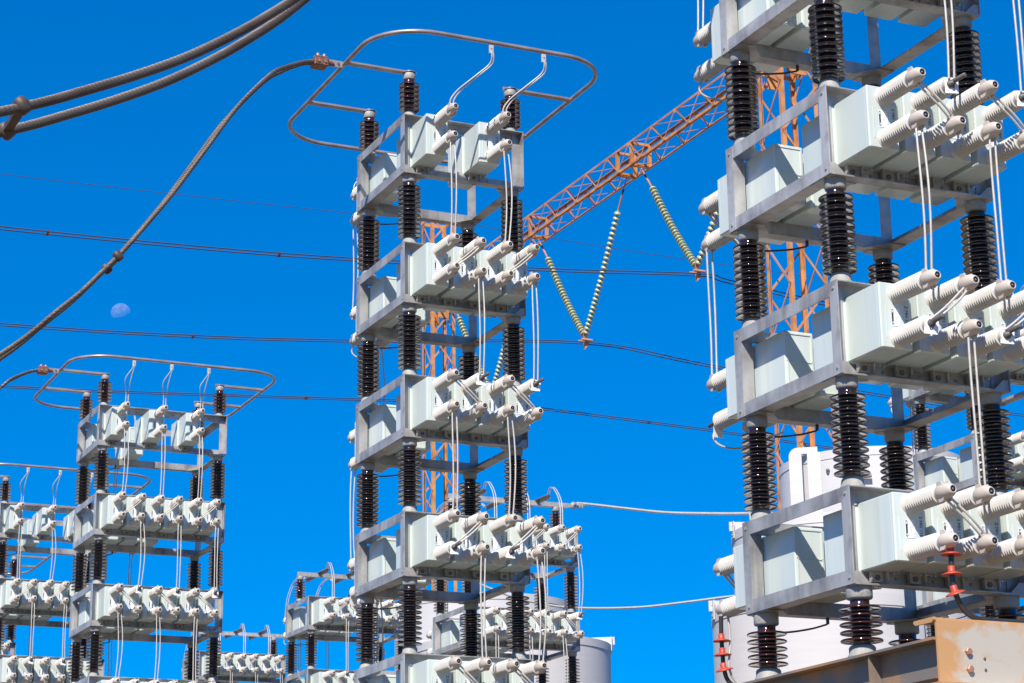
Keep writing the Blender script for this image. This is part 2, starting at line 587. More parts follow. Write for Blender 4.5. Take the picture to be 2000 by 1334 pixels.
def text_mesh(s, size, mt, depth=0.0006):
    cu = bpy.data.curves.new('lettering', 'FONT')
    cu.body = s
    cu.size = size
    cu.extrude = depth
    cu.resolution_u = 2
    cu.align_x = 'CENTER'
    cu.align_y = 'CENTER'
    o = bpy.data.objects.new('lettering', cu)
    COL.objects.link(o)
    dg = bpy.context.evaluated_depsgraph_get()
    dg.update()
    me = bpy.data.meshes.new_from_object(o.evaluated_get(dg))
    me.name = 'lettering'
    me.materials.clear()
    me.materials.append(M[mt])
    bpy.data.objects.remove(o)
    bpy.data.curves.remove(cu)
    return me


ep = MB()
ep.prism([(-H + TH, -0.079), (-H + 0.058, -0.079), (-H + 0.058, -0.049), (-H + TH, 0.006)], 1, 0.0, 0.004, 'frame')
ep.box((-0.079, -0.007, -H - 0.005), (0.056, 0.06, -H - 0.0004), 'frame')
ENDP = ep.mesh('end_plate')
CAN = can_mesh()
BUSH = bushing_mesh()
BUSH_OPEN = bushing_mesh(True)
pl = MB()
pl.box((0, -0.0018, 0), (0.049, 0.001, 0.086), 'plate')
pl.box((0.0, -0.0028, 0.006), (0.009, -0.0019, 0.080), 'black')
pl.box((0.002, -0.0034, 0.010), (0.007, -0.0029, 0.020), 'tag')
pl.box((0.002, -0.0034, 0.064), (0.007, -0.0029, 0.076), 'tag')
PLATE = pl.mesh('nameplate')


def upright(me, ang):
    """turn a lettering mesh from lying in XY to standing in XZ (seen from -y), spun by ang about its face"""
    T = Matrix.Rotation(math.radians(90), 4, 'X') @ Matrix.Rotation(ang, 4, 'Z')
    me.transform(T)
    return me


SERIALS = [upright(text_mesh(s, 0.024, 'ink', 0.0004), math.radians(-90)) for s in ('Z MH 113', 'Z MH 159', 'S MH 118')]
tagb = MB()
tagb.box((-0.033, -0.0015, -0.078), (0.033, 0.0015, 0.0), 'tag')
TAGM = tagb.mesh('number_tag')
SYM = {k: upright(text_mesh(k, 0.045, 'ink'), math.radians(a)) for k, a in (('2', 90), ('0', 0), ('9', 0), ('5', 90))}
rd = MB()
rd.lathe([(0.0118, 0), (0.0118, 0.112), (0.009, 0.115), (0, 0.115)], 14, 'rod', AX['-y'])
RODM = rd.mesh('rod')


def pair(b, p, q, rad=0.0058, bow=(0, 0, 0), sep=0.0155, mt='wire', seg=6, sep2=None):
    """two parallel strands from p to q, bowed at mid-span"""
    p, q, bw = Vector(p), Vector(q), Vector(bow)
    for s in (-1, 1):
        o = Vector((s * sep, 0, s * 0.003))
        o2 = Vector((s * (sep2 if sep2 is not None else sep), 0, 0))
        pts = []
        for i in range(9):
            t = i / 8
            wv = math.sin(math.pi * t)
            jitter = Vector((math.sin(3 * t + s), math.cos(2 * t), 0)) * 0.003
            pts.append(p.lerp(q, t) + o.lerp(o2, t) + bw * wv * (1 + 0.25 * s) + jitter * wv)
        b.tube(pts, rad, seg, mt)


def rounded_loop(x0, x1, y0, y1, rad, z, n=10):
    out = []
    for cx, cy, a0 in ((x1 - rad, y1 - rad, 0), (x0 + rad, y1 - rad, 90), (x0 + rad, y0 + rad, 180), (x1 - rad, y0 + rad, 270)):
        for i in range(n + 1):
            a = math.radians(a0 + 90 * i / n)
            out.append((cx + rad * math.cos(a), cy + rad * math.sin(a), z))
    return out


def bank(label, x, y, ztop, n, first, nlev, top, tags=True, lug_dx=0.03, base=False, skip_down=(), seed=0):
    """one capacitor bank. first = 0: the topmost tier holds every second can only, and carries a ring."""
    W = X0 * 2 + PC * (n - 1) + TC - 0.0
    W = 0.9727 if n == 4 else 1.4685
    rnd = random.Random(seed)
    zbase = ztop - (nlev - 1) - H - 0.329
    nb = n - 2          # the rear row is two cans shorter
    YB = D + 0.250      # outer face of the rear cans
    root = thing('capacitor_bank', label, 'capacitor bank', (x, y, zbase), 'capacitor banks of the substation')

    def L(px, py, pz):
        return (px, py, pz + ztop - zbase)
    W_in = 0.07
    corners = [(W_in, W_in), (W - W_in, W_in), (W_in, D - W_in), (W - W_in, D - W_in)]
    for k in range(nlev):
        lev = first + k
        link('rack_frame', frame_mesh(W), root, L(0, 0, -k))
        for cx, cy in corners:
            if k < nlev - 1:
                add_insulator('mid', root, L(cx, cy, -k - 1.0), rnd.uniform(0, 6))
            else:
                add_insulator('base', root, L(cx, cy, -k - H - 0.329), rnd.uniform(0, 6))
        for side in (0, 1):
            cnt = n if side == 0 else nb
            slots = range(0, cnt, 2) if lev == 0 else range(cnt)
            if lev == 0 and side == 0:
                for i in list(slots)[1:]:
                    link('end_plate', ENDP, root, L(X0 + PC * i, 0, -k))
            def SY(yv):
                return yv if side == 0 else D - yv
            for i in slots:
                tag_u = tags and lev == 2 and i % 2 == 1
                tag_l = tags and lev == 3 and i % 2 == 0
                jx, jz = rnd.uniform(-0.003, 0.003), rnd.uniform(-0.003, 0.003)
                xs = X0 + PC * i + jx
                if side == 0:
                    c = link('capacitor_can', CAN, root, L(xs, YF, ZB - k + jz))
                else:
                    c = link('capacitor_can', CAN, root, L(xs + TC, YB, ZB - k + jz), PI)
                bx_ = BX if side == 0 else TC - BX
                for zz, op in ((ZU, tag_u), (ZL, tag_l)):
                    bo = link('bushing', BUSH_OPEN if op else BUSH, c, (bx_, 0, zz - ZB))
                    bo.rotation_euler = (rnd.uniform(-0.015, 0.015), rnd.uniform(-0.1, 0.1), rnd.uniform(-0.015, 0.015))
                link('nameplate', PLATE, c, (0.062, 0, 0.110))
                link('serial_number', SERIALS[rnd.randrange(3)], c, (0.145, -0.001, 0.165))
                if tag_l and side == 1 and i == 0:
                    ro = link('terminal_rod', RODM, root, L(xs + BX, YB + 0.236, ZL - k + 0.004))
                    ro.rotation_euler = (0.10, 0, PI)
                    t = link('number_tag', TAGM, root, L(xs + BX, YB + 0.250, ZL - k - 0.012))
                    t.rotation_euler = (0.1, 0, 0.2)
                if (tag_u or tag_l) and side == 0:
                    zz = ZU if tag_u else ZL
                    t = link('number_tag', TAGM, root, L(xs + BX + 0.004, YF - 0.262, zz - k + 0.030))
                    t.rotation_euler = (0.06, rnd.uniform(0.0, 0.16), -0.30)
                    link('tag_mark', SYM[{2: '25', 3: '09'}[lev][(i // 2) % 2]], t, (0, -0.0022, -0.046))
                    ro = link('terminal_rod', RODM, root, L(xs + BX, YF - 0.236, zz - k + 0.004))
                    ro.rotation_euler = (-0.10, 0, rnd.uniform(0.0, 0.2))
            # wiring of this tier on this side
            sg = -1 if side == 0 else 1
            yw = YF - 0.268 if side == 0 else YB + 0.268
            bw = MB()
            made = False
            if lev >= 1:
                for i in range(0, cnt - 1, 2):
                    a, c2 = (i + 1, i) if lev % 2 == 1 else (i, i + 1)
                    xa, xb = X0 + PC * a + BX, X0 + PC * c2 + BX
                    bw = MB()
                    yd = yw - 0.0
                    pair(bw, L(xa, yd, ZU - k - 0.015), L(xb, yd, ZL - k + 0.015), bow=(0, sg * 0.018, -0.006), sep=0.014)
                    link('jumper_wire', bw.mesh('jumper_wire'), root)
            if k < nlev - 1:
                dn = [i for i in slots if (lev == 0 or i % 2 == lev % 2)]
                for i in dn:
                    if side == 1 and lev % 2 == 1 and i == 0:
                        continue
                    xa = X0 + PC * i + BX
                    bw = MB()
                    pair(bw, L(xa, yw, ZL - k - 0.02), L(xa, yw, ZU - k - 1 + 0.02), bow=(rnd.uniform(-0.015, 0.022), sg * rnd.uniform(-0.005, 0.03), 0))
                    link('jumper_wire', bw.mesh('jumper_wire'), root)
        # the earthing lead at the far left corner: from the back bushing round to the frame
        be = MB()
        xh = X0 + BX
        zc = -k
        if lev % 2 == 1:
            be.tube(smooth_path([L(xh, YB + 0.27, ZL + zc - 0.02), L(xh - 0.02, YB + 0.27, zc - 0.43), L(xh + 0.03, YB + 0.25, zc - 0.475),
                                 L(xh + 0.14, YB + 0.22, zc - 0.475), L(xh + 0.10, D + 0.02, zc - 0.50)], 6), 0.0055, 6, 'wire')
        be.tube(smooth_path([L(0.13, D + 0.01, zc - 0.525), L(0.20, D - 0.03, zc - 0.542), L(0.34, D - 0.04, zc - 0.52), L(0.44, D - 0.045, zc - 0.492)], 6),
                0.0055, 6, 'earth')
        be.box(L(0.436, D - 0.055, zc - 0.492), L(0.448, D - 0.043, zc - H - 0.0005), 'earth')
        link('earthing_lead', be.mesh('earthing_lead'), root)
    if top == 'ring':
        zr = 0.368
        for cx, cy in corners:
            add_insulator('top', root, L(cx, cy, 0.0), rnd.uniform(0, 6))
        b = MB()
        x0, x1, y0, y1 = -0.43, W + 0.455, -0.665, D + 0.73
        b.tube([L(*p) for p in rounded_loop(x0, x1, y0, y1, 0.42, zr)], 0.0165, 14, 'tube', closed=True)
        ring = link('ring_bus', b.mesh('ring_bus'), root)
        for cx, cy in corners:
            b = MB()
            xe = x0 + 0.012 if cx < W / 2 else x1 - 0.012
            xi = cx + 0.05 if cx < W / 2 else cx - 0.05
            xa, xb = sorted((xe, xi))
            b.box(L(xa, cy - 0.028, 0.352), L(xb, cy + 0.028, 0.358), 'tube')
            b.box(L(xa, cy + 0.021, 0.3585), L(xb, cy + 0.027, 0.388), 'tube')
            b.lathe([(0.05, 0), (0.05, 0.006), (0.0, 0.006)], 20, 'tube', Matrix.Translation(L(cx, cy, 0.3585)), cap=False, smooth=False)
            link('support_arm', b.mesh('support_arm'), root)
        for i in range(0, n, 2):
            xb = X0 + PC * i + BX
            xl = xb + lug_dx
            b = MB()
            b.box(L(xl - 0.017, y0 - 0.004, zr - 0.085), L(xl + 0.017, y0 + 0.004, zr - 0.012), 'cap')
            b.lathe([(0.007, 0), (0.007, 0.006), (0, 0.006)], 6, 'rod', Matrix.Translation(L(xl, y0 - 0.004, zr - 0.055)) @ AX['-y'], cap=False,
                    smooth=False)
            link('lug', b.mesh('lug'), ring)
            b = MB()
            yb = YF - 0.268
            for s in (-1, 1):
                if lug_dx > 0.1:
                    pts = [(xl + s * 0.003, y0 - 0.006, 0.31), (xl + 0.012 + s * 0.007, y0 + 0.0, 0.26), (xl + 0.004 + s * 0.009, y0 + 0.03, 0.205),
                           (xl - 0.09 + s * 0.009, y0 + 0.07, 0.115), (xb + 0.045 + s * 0.012, yb - 0.035, 0.02), (xb + s * 0.013, yb - 0.005, -0.05),
                           (xb + s * 0.014, yb, ZU + 0.02)]
                else:
                    pts = [(xl + s * 0.003, y0 - 0.006, 0.31), (xl + s * 0.006 - 0.004, y0 + 0.0, 0.27), (xb - 0.02 + s * 0.028, y0 + 0.05, 0.17),
                           (xb - 0.022 + s * 0.028, y0 + 0.09, 0.11), (xb + s * 0.014, yb - 0.01, 0.02), (xb + s * 0.014, yb, ZU + 0.02)]
                b.tube(smooth_path([L(*p) for p in pts], 5), 0.0055, 6, 'wire')
            link('jumper_wire', b.mesh('jumper_wire'), root)
            if i >= nb:
                continue
            b = MB()   # the same at the back
            yb2 = YB + 0.268
            for s in (-1, 1):
                pts = [(xb + 0.25 + s * 0.004, y1, 0.35), (xb + 0.25 + s * 0.01, y1 - 0.02, 0.2), (xb + 0.03 + s * 0.014, yb2 + 0.02, 0.0), (xb + s * 0.014, yb2, ZU + 0.02)]
                b.tube(smooth_path([L(*p) for p in pts], 5), 0.0055, 6, 'wire')
            link('jumper_wire', b.mesh('jumper_wire'), root)
        b = MB()   # terminal pad where the feeder lands
        b.box(L(x0 - 0.135, 0.13 - 0.006, zr - 0.028), L(x0 - 0.01, 0.13 + 0.006, zr + 0.022), 'tube')
        for dx in (0.045, 0.105):
            b.lathe([(0.010, 0), (0.010, 0.008), (0, 0.008)], 6, 'rod', Matrix.Translation(L(x0 - dx, 0.124, zr - 0.003)) @ AX['-y'], cap=False,
                    smooth=False)
        link('terminal_pad', b.mesh('terminal_pad'), ring)
    else:
        yc = D / 2
        for cx in (0.04, W - 0.05):
            add_insulator('top', root, L(cx, yc, 0.0), rnd.uniform(0, 6))
        b = MB()
        b.box(L(-0.01, yc - 0.03, 0.353), L(W + 0.10, yc + 0.03, 0.361), 'frame')
        b.box(L(-0.01, yc - 0.03, 0.3615), L(W + 0.10, yc - 0.022, 0.410), 'frame')
        barb = link('bus_bar', b.mesh('bus_bar'), root)
        for j, i in enumerate(range(0, n, 2)):
            xa = 0.31 + 0.4216 * j
            b = MB()
            b.box(L(xa - 0.025, 0.12, 0.4115), L(xa + 0.025, 1.05, 0.4175), 'tube')
            b.box(L(xa + 0.019, 0.12, 0.372), L(xa + 0.025, yc - 0.031, 0.411), 'tube')
            b.box(L(xa + 0.019, yc + 0.031, 0.372), L(xa + 0.025, 1.05, 0.411), 'tube')
            link('cross_arm', b.mesh('cross_arm'), barb)
            xb = X0 + PC * i + BX
            for yt, ye, sg in ((0.125, YF - 0.268, -1), (1.045, YB + 0.268, 1)):
                if sg > 0 and i >= nb:
                    continue
                b = MB()
                for s in (-1, 1):
                    pts = [(xa + s * 0.012, yt, 0.42), (xa - 0.02 + s * 0.014, yt + sg * 0.10, 0.475), (xa - 0.06 + s * 0.014, yt + sg * 0.30, 0.42),
                           (xb + 0.015 + s * 0.014, ye - sg * 0.05, 0.20), (xb + s * 0.014, ye, ZU + 0.02)]
                    b.tube(smooth_path([L(*p) for p in pts], 6), 0.0055, 6, 'wire')
                link('jumper_wire', b.mesh('jumper_wire'), root)
        b = MB()
        T = Matrix.Translation(L(W + 0.10, yc - 0.02, 0.385))
        b.box((0, -0.008, -0.025), (0.06, 0.008, 0.025), 'frame', T)
        b.lathe([(0.0, -0.03), (0.036, -0.022), (0.045, 0.0), (0.036, 0.022), (0, 0.03)], 16, 'cement', T @ Matrix.Translation((0.085, 0, 0.005)) @ AX['-y'])
        b.lathe([(0.014, 0.030), (0.014, 0.038), (0, 0.038)], 8, 'rod', T @ Matrix.Translation((0.085, 0, 0.005)) @ AX['-y'])
        b.lathe([(0.022, 0.0), (0.024, 0.05), (0.018, 0.12), (0.014, 0.125)], 14, 'cement', T @ Matrix.Translation((0.115, 0, 0.01)) @ AX['x'])
        for dx in (0.15, 0.185):
            b.box((dx, -0.03, -0.02), (dx + 0.018, 0.03, 0.04), 'cement', T)
        link('end_clamp', b.mesh('end_clamp'), barb)
    return root


A0 = bank('nearest and largest capacitor bank at right, white finned bushings, standing on steel beams', 5.599, 8.359, 7.775, 4, 0, 5, 'ring', seed=1)
A1 = bank('central five tier capacitor bank topped by a complete rounded tube ring', 5.675, 14.035, 7.769, 4, 0, 5, 'ring', lug_dx=0.236, seed=2)
A2 = bank('six can wide capacitor bank with tube ring below the moon', 5.75, 23.205, 7.771, 6, 0, 5, 'ring', lug_dx=0.02, seed=3)
A3 = bank('half cropped capacitor bank at the left picture edge, its ring passing behind its neighbour', 5.802, 28.541, 7.725, 6, 0, 5, 'ring', lug_dx=0.02, seed=4)
A4 = bank('farthest capacitor bank in the ringed row, only small bits visible at the lower left corner', 5.78, 33.95, 7.70, 6, 0, 5, 'ring', lug_dx=0.02, seed=5)
B0 = bank('shaded capacitor bank seen through and behind the nearest bank at right', 11.83, 15.60, 7.244, 4, 1, 4, 'bar', seed=6)
B1 = bank('flat bar topped capacitor bank right behind the central bank, cable leaving to the right', 10.063, 23.01, 6.738, 6, 1, 4, 'bar', seed=7)
B2 = bank('flat bar topped capacitor bank peeking out left of the central bank', 10.038, 28.325, 6.696, 6, 1, 4, 'bar', seed=8)
B3 = bank('smallest distant capacitor bank with flat bar, behind the foot of the six can wide one', 10.317, 34.36, 6.773, 6, 1, 4, 'bar', seed=9)


# ------------------------------------------------------------------ feeder cables that land on the rings
PROF = [(-0.56, 0.362), (-0.66, 0.348), (-0.756, 0.323), (-0.89, 0.255), (-1.03, 0.152), (-1.295, -0.17), (-1.515, -0.518), (-1.729, -0.858),
        (-1.905, -1.109), (-2.072, -1.337), (-2.158, -1.441), (-2.352, -1.667), (-2.52, -1.832), (-2.70, -2.015), (-2.85, -2.145), (-3.0, -2.262),
        (-3.215, -2.408), (-3.435, -2.530), (-3.65, -2.635), (-3.84, -2.722), (-4.1, -2.82), (-4.5, -2.93), (-5.2, -3.02)]


def strand_cable(b, path, rad, lobes, mt, pitch=0.26, step=0.02):
    P = smooth_path(path, 14)
    seg = lobes * 3
    out, acc = [P[0]], 0.0
    for i in range(1, len(P)):
        acc += (P[i] - P[i - 1]).length
        if acc >= step:
            out.append(P[i])
            acc = 0
    P = out
    vs, fs, prev, s_len = [], [], None, 0.0
    for i, p in enumerate(P):
        t = (P[min(i + 1, len(P) - 1)] - P[max(i - 1, 0)]).normalized()
        if prev is None:
            s = t.cross(Vector((0, 0, 1))).normalized()
        else:
            s = (prev - t * prev.dot(t)).normalized()
        prev = s
        w = t.cross(s)
        if i:
            s_len += (p - P[i - 1]).length
        tw = 2 * math.pi * s_len / pitch
        for k in range(seg):
            a = 2 * math.pi * k / seg + tw
            rr = rad * (1.0 if k % 3 else 0.945)
            vs.append(p + (s * math.cos(a) + w * math.sin(a)) * rr)
    n = len(P)
    for i in range(n - 1):
        for k in range(seg):
            k2 = (k + 1) % seg
            fs.append((i * seg + k, i * seg + k2, (i + 1) * seg + k2, (i + 1) * seg + k))
    b.add(vs, fs, mt, False)


def feeder(label, x, y, ztop, lobes, xsp, step, crad=0.0165):
    root = thing('feeder_cable', label, 'cable', (x - 0.60, y + 0.13, ztop + 0.36), 'feeder cables from the rings')
    ox, oz = 0.60, -0.36
    for yo, sg in ((0.0, -1), (0.30, 1)):
        pts = []
        for px, pz in PROF:
            t = min(1, max(0, (-0.72 - px) / 0.62))
            t = t * t * (3 - 2 * t)
            yy = (0.024 * sg) * (1 - t) + (sg * 0.15 + (0.0)) * t
            zz = pz + (0.006 if sg > 0 else 0.0)
            pts.append((px + ox, yy, zz + oz))
        b = MB()
        strand_cable(b, pts, crad, lobes, 'cable', step=step)
        link('conductor', b.mesh('conductor'), root)
    b = MB()
    b.bbox((-0.075, -0.055, -0.045), (0.035, 0.055, 0.018), 0.006, 'copper')
    b.bbox((-0.070, -0.050, 0.0185), (0.030, 0.050, 0.030), 0.004, 'copper')
    for dx in (-0.045, 0.005):
        for dy in (-0.030, 0.030):
            b.lathe([(0.013, 0.030), (0.013, 0.044), (0.010, 0.052), (0, 0.054)], 10, 'bolt', Matrix.Translation((dx, dy, 0)))
        b.lathe([(0.010, 0), (0.010, 0.008), (0, 0.008)], 6, 'bolt', Matrix.Translation((dx, -0.055, -0.015)) @ AX['-y'], cap=False, smooth=False)
    b.lathe([(0.030, 0.0), (0.022, 0.03), (0.018, 0.06)], 14, 'copper', Matrix.Translation((0.03, 0, 0.0)) @ AX['x'])
    link('clamp', b.mesh('clamp'), root)
    b = MB()
    for px, pz in xsp:
        c = Vector((px + ox, 0, pz + oz))
        b.bar(c + Vector((0, -0.13, -0.004)), c + Vector((0, 0.13, 0.002)), 0.036, 0.026, 'spacer')
        for sg in (-1, 1):
            T = Matrix.Translation(c + Vector((0, 0.15 * sg, 0))) @ Matrix.Rotation(math.radians(48), 4, 'Y')
            b.lathe([(0.020, -0.036), (0.029, -0.026), (0.034, 0.0), (0.029, 0.026), (0.020, 0.036)], 16, 'spacer', T @ AX['x'] @ Matrix.Identity(4))
    link('spacer', b.mesh('spacer'), root)
    return root


feeder('thick twisted twin cable with a dark spacer crossing the upper left corner of the sky', 5.599, 8.359, 7.775, 22, [(-3.899, -2.740)], 0.012, 0.0212)
feeder('long grey twin cable falling left from the ring of the central bank', 5.675, 14.035, 7.769, 18, [(-2.115, -1.39)], 0.02)
feeder('short grey twin cable leaving the ring below the moon at the left picture edge', 5.75, 23.205, 7.771, 12, [(-2.115, -1.39)], 0.03)

# ------------------------------------------------------------------ orange lattice gantry
GX, GZ0 = 36.02, 30.336
BW, BH = 0.865, 0.95


def lattice_column(root, cx, cy, w, ztop):
    b = MB()
    hw = w / 2
    L4 = [(-hw, -hw), (hw, -hw), (hw, hw), (-hw, hw)]
    for px, py in L4:
        sx, sy = (1 if px < 0 else -1), (1 if py < 0 else -1)
        xa, xb = sorted((cx + px, cx + px + sx * 0.135))
        ya, yb = sorted((cy + py, cy + py + sy * 0.02))
        b.box((xa, ya, 0), (xb, yb, ztop), 'orange')
        xa, xb = sorted((cx + px, cx + px + sx * 0.02))
        ya, yb = sorted((cy + py + sy * 0.02, cy + py + sy * 0.135))
        b.box((xa, ya, 0), (xb, yb, ztop), 'orange')
    z = ztop % (w * 1.25)
    k = 0
    while z < ztop - 0.2:
        z2 = min(z + w * 1.25, ztop - 0.05)
        if z2 - z > 0.4:
            for i in range(4):
                a, c = L4[i], L4[(i + 1) % 4]
                if k % 2:
                    a, c = c, a
                nx, ny = (a[0] + c[0]), (a[1] + c[1])
                ln = math.hypot(nx, ny)
                o = 0.012
                ox, oy = nx / ln * o, ny / ln * o
                b.bar((cx + a[0] + ox, cy + a[1] + oy, z), (cx + c[0] + ox, cy + c[1] + oy, z2), 0.07, 0.02, 'pink' if i % 2 else 'orange',
                      up=(nx / ln, ny / ln, 0))
        z = z2
        k += 1
    for z in (GZ0 - 0.12, GZ0 + BH + 0.12, ztop - 0.08):
        for i in range(4):
            a, c = L4[i], L4[(i + 1) % 4]
            b.bar((cx + a[0] * 1.03, cy + a[1] * 1.03, z), (cx + c[0] * 1.03, cy + c[1] * 1.03, z), 0.03, 0.16, 'orange')
    # bolted seat plates under the beam
    for s in (-1, 1):
        b.box((cx - 0.28, cy + s * (hw + 0.03) - 0.03, GZ0 - 0.62), (cx + 0.28, cy + s * (hw + 0.03) + 0.03, GZ0 - 0.03), 'orange')
    link('lattice_column', b.mesh('lattice_column'), root)


gan = thing('gantry', 'orange painted lattice gantry, its long beam slanting down to the left between two towers', 'gantry', (36.45, 71, 0))
gan_o = Vector((36.45, 71, 0))
CYR, CYL = 56.645, 86.055
lattice_column(gan, 0, CYR - 71, 1.38, 34.6)
lattice_column(gan, 0, CYL - 71, 1.12, 34.5)
b = MB()
ya, yb = CYR - 71 - 0.4, CYL - 71 + 0.4
xl, xr, z0, z1 = GX - 36.45, GX - 36.45 + BW, GZ0, GZ0 + BH
b.box((xl, ya, z0 + 0.02), (xl + 0.02, yb, z0 + 0.105), 'orange')
b.box((xl, ya, z0), (xl + 0.105, yb, z0 + 0.0195), 'orange')
b.box((xr - 0.02, ya, z0 + 0.02), (xr, yb, z0 + 0.085), 'orange')
b.box((xr - 0.085, ya, z0), (xr, yb, z0 + 0.0195), 'orange')
b.box((xl, ya, z1 - 0.085), (xl + 0.02, yb, z1 - 0.02), 'pink')
b.box((xl, ya, z1 - 0.0195), (xl + 0.085, yb, z1), 'pink')
b.box((xr - 0.02, ya, z1 - 0.085), (xr, yb, z1 - 0.02), 'orange')
b.box((xr - 0.085, ya, z1 - 0.0195), (xr, yb, z1), 'orange')
link('beam_chords', b.mesh('beam_chords'), gan)
b = MB()
st = 1.72
npan = int((yb - ya) / st)
st = (yb - ya) / npan
for i in range(npan):
    p, q, c = ya + i * st, ya + (i + 0.5) * st, ya + (i + 1) * st
    for xx, o in ((xl, -0.008), (xr, 0.008)):
        b.bar((xx + o, p, z1 - 0.05), (xx + o, q, z0 + 0.06), 0.048, 0.012, 'pink', up=(1, 0, 0))
        b.bar((xx + o, q, z0 + 0.06), (xx + o, c, z1 - 0.05), 0.048, 0.012, 'pink', up=(1, 0, 0))
    for zz, o in ((z0, -0.008), (z1, 0.008)):
        b.bar((xl + 0.05, p, zz + o), (xr - 0.04, q, zz + o), 0.05, 0.012, 'orange')
        b.bar((xr - 0.04, q, zz + o), (xl + 0.05, c, zz + o), 0.05, 0.012, 'orange')
for i in range(npan + 1):
    p = ya + i * st
    for xx, o in ((xl, -0.012), (xr, 0.012)):
        b.prism([(p - 0.13, z1 - 0.02), (p + 0.13, z1 - 0.02), (p + 0.07, z1 - 0.17), (p - 0.07, z1 - 0.17)], 0, xx + min(o, 0) - 0.004, xx + max(o, 0) + 0.004, 'orange')
        q = p + st / 2
        if i < npan:
            b.prism([(q - 0.13, z0 + 0.02), (q + 0.13, z0 + 0.02), (q + 0.07, z0 + 0.17), (q - 0.07, z0 + 0.17)], 0, xx + min(o, 0) - 0.004, xx + max(o, 0) + 0.004, 'orange')
for yy in (66.83, 67.95, 75.65, 58.9, 83.6):
    for s in (-0.0,):
        y_ = yy - 71
        for xx in (xl + 0.06, xr - 0.06):
            b.box((xx - 0.055, y_ - 0.055, z0 + 0.021), (xx + 0.055, y_ + 0.055, z1 - 0.021), 'orange')
        b.box((xl + 0.02, y_ - 0.06, z0 - 0.03), (xr - 0.02, y_ + 0.06, z0 - 0.0155), 'orange')
        b.box((xl + 0.14, y_ - 0.05, z0 + 0.03), (xr - 0.14, y_ + 0.05, z0 + 0.11), 'orange')
        b.box((xl + 0.14, y_ - 0.05, z1 - 0.12), (xr - 0.14, y_ + 0.05, z1 - 0.03), 'orange')
link('beam_bracing', b.mesh('beam_bracing'), gan)


# ------------------------------------------------------------------ insulator strings in a V below the beam
def vee(label, apex_y, za, y_left, y_right):
    """apex at (36.45, apex_y, za); y_left is the arm on the left in the photograph (larger y)"""
    root = thing('insulator_vee', label, 'insulator string', (36.45, apex_y, za), 'insulator strings hung in a V below the gantry beam')
    A = Vector((0, 0, 0.16))
    for yy in (y_left, y_right):
        hook = Vector((0, yy - apex_y, GZ0 - 0.03 - za))
        sgn = 1 if hook.y > 0 else -1
        start = A + Vector((0, 0.10 * sgn, 0.05))
        d = hook - start
        tot = d.length
        top = start + d * (1 - 1.28 / tot)
        b = MB()
        b.tube([hook, hook.lerp(top, 0.35)], 0.025, 6, 'pink')
        b.tube([hook.lerp(top, 0.35), hook.lerp(top, 0.42), hook.lerp(top, 0.5)], [0.03, 0.05, 0.03], 6, 'earth')
        b.tube([hook.lerp(top, 0.5), top], 0.04, 6, 'pink')
        link('hanger_rod', b.mesh('hanger_rod'), root)
        n = 27
        b = MB()
        sag = 0.16
        P = []
        for i in range(n + 1):
            t = i / n
            p = top.lerp(start, t)
            p.z -= sag * math.sin(math.pi * t) * 0.9
            p.y -= 0
            P.append(p)
        for i in range(n):
            t = (P[i] - P[i + 1]).normalized()
            L_ = (P[i] - P[i + 1]).length
            T = t.to_track_quat('Z', 'Y').to_matrix().to_4x4()
            T.translation = P[i + 1]
            b.lathe([(0.035, 0), (0.05, L_ * 0.15), (0.120, L_ * 0.05), (0.135, L_ * 0.16), (0.125, L_ * 0.36), (0.08, L_ * 0.58), (0.05, L_ * 0.66)], 18,
                    'disc', T)
            b.lathe([(0.05, L_ * 0.55), (0.045, L_ * 0.9), (0.03, L_)], 10, 'cement', T)
        link('disc_string', b.mesh('disc_string'), root)
    b = MB()
    b.prism([(-0.20, 0.26), (0.20, 0.26), (0.06, 0.0), (-0.06, 0.0)], 0, -0.03, 0.03, 'pink')
    for dx in (-0.22, 0.22):
        b.prism([(dx - 0.05, 0.10), (dx + 0.05, 0.10), (dx + 0.20, -0.05), (dx - 0.20, -0.05)], 1, -0.06, 0.06,
                'pink', Matrix(((0, 0, 0, 0), (0, 0, 0, 0), (0, 0, 0, 0), (0, 0, 0, 1))) if False else None)
    b.tube([(-0.22, -0.14, -0.07), (0.22, -0.14, -0.07)], 0.05, 8, 'pink')
    b.tube([(-0.22, 0.14, -0.07), (0.22, 0.14, -0.07)], 0.05, 8, 'pink')
    link('yoke_clamp', b.mesh('yoke_clamp'), root)
    return root


vee('pale green disc strings in a V below the beam beside the nearest bank', 62.98, 25.15, 66.83, 58.3)
vee('pale green disc strings in a V against open sky just right of the central bank', 71.70, 25.02, 75.65, 67.95)
vee('pale green disc strings mostly hidden behind the central bank', 80.4, 24.9, 84.6, 76.5)


# ------------------------------------------------------------------ overhead conductors
def twin_line(label, Y, pts, spacers, kind='twin'):
    root = thing('power_line', label, 'power line', (pts[0][0], Y, pts[0][1]), 'twin overhead lines')
    o = Vector((pts[0][0], Y, pts[0][1]))
    P = [Vector((x, Y, z)) - o for x, z in pts]
    for dy in (-0.14, 0.14):
        b = MB()
        b.tube(smooth_path([p + Vector((0, dy, -0.07)) for p in P], 6), 0.021, 6, 'line')
        link('conductor', b.mesh('conductor'), root)
    SP = smooth_path(P, 6)
    for sx in spacers:
        p = min(SP, key=lambda q: abs(q.x + o.x - sx))
        b = MB()
        b.bar(p + Vector((0, -0.14, -0.07)), p + Vector((0, 0.14, -0.07)), 0.05, 0.04, 'spacer')
        for dy in (-0.14, 0.14):
            b.bar(p + Vector((-0.06, dy, -0.07)), p + Vector((0.06, dy, -0.07)), 0.06, 0.065, 'spacer')
        link('spacer', b.mesh('spacer'), root)
    return root


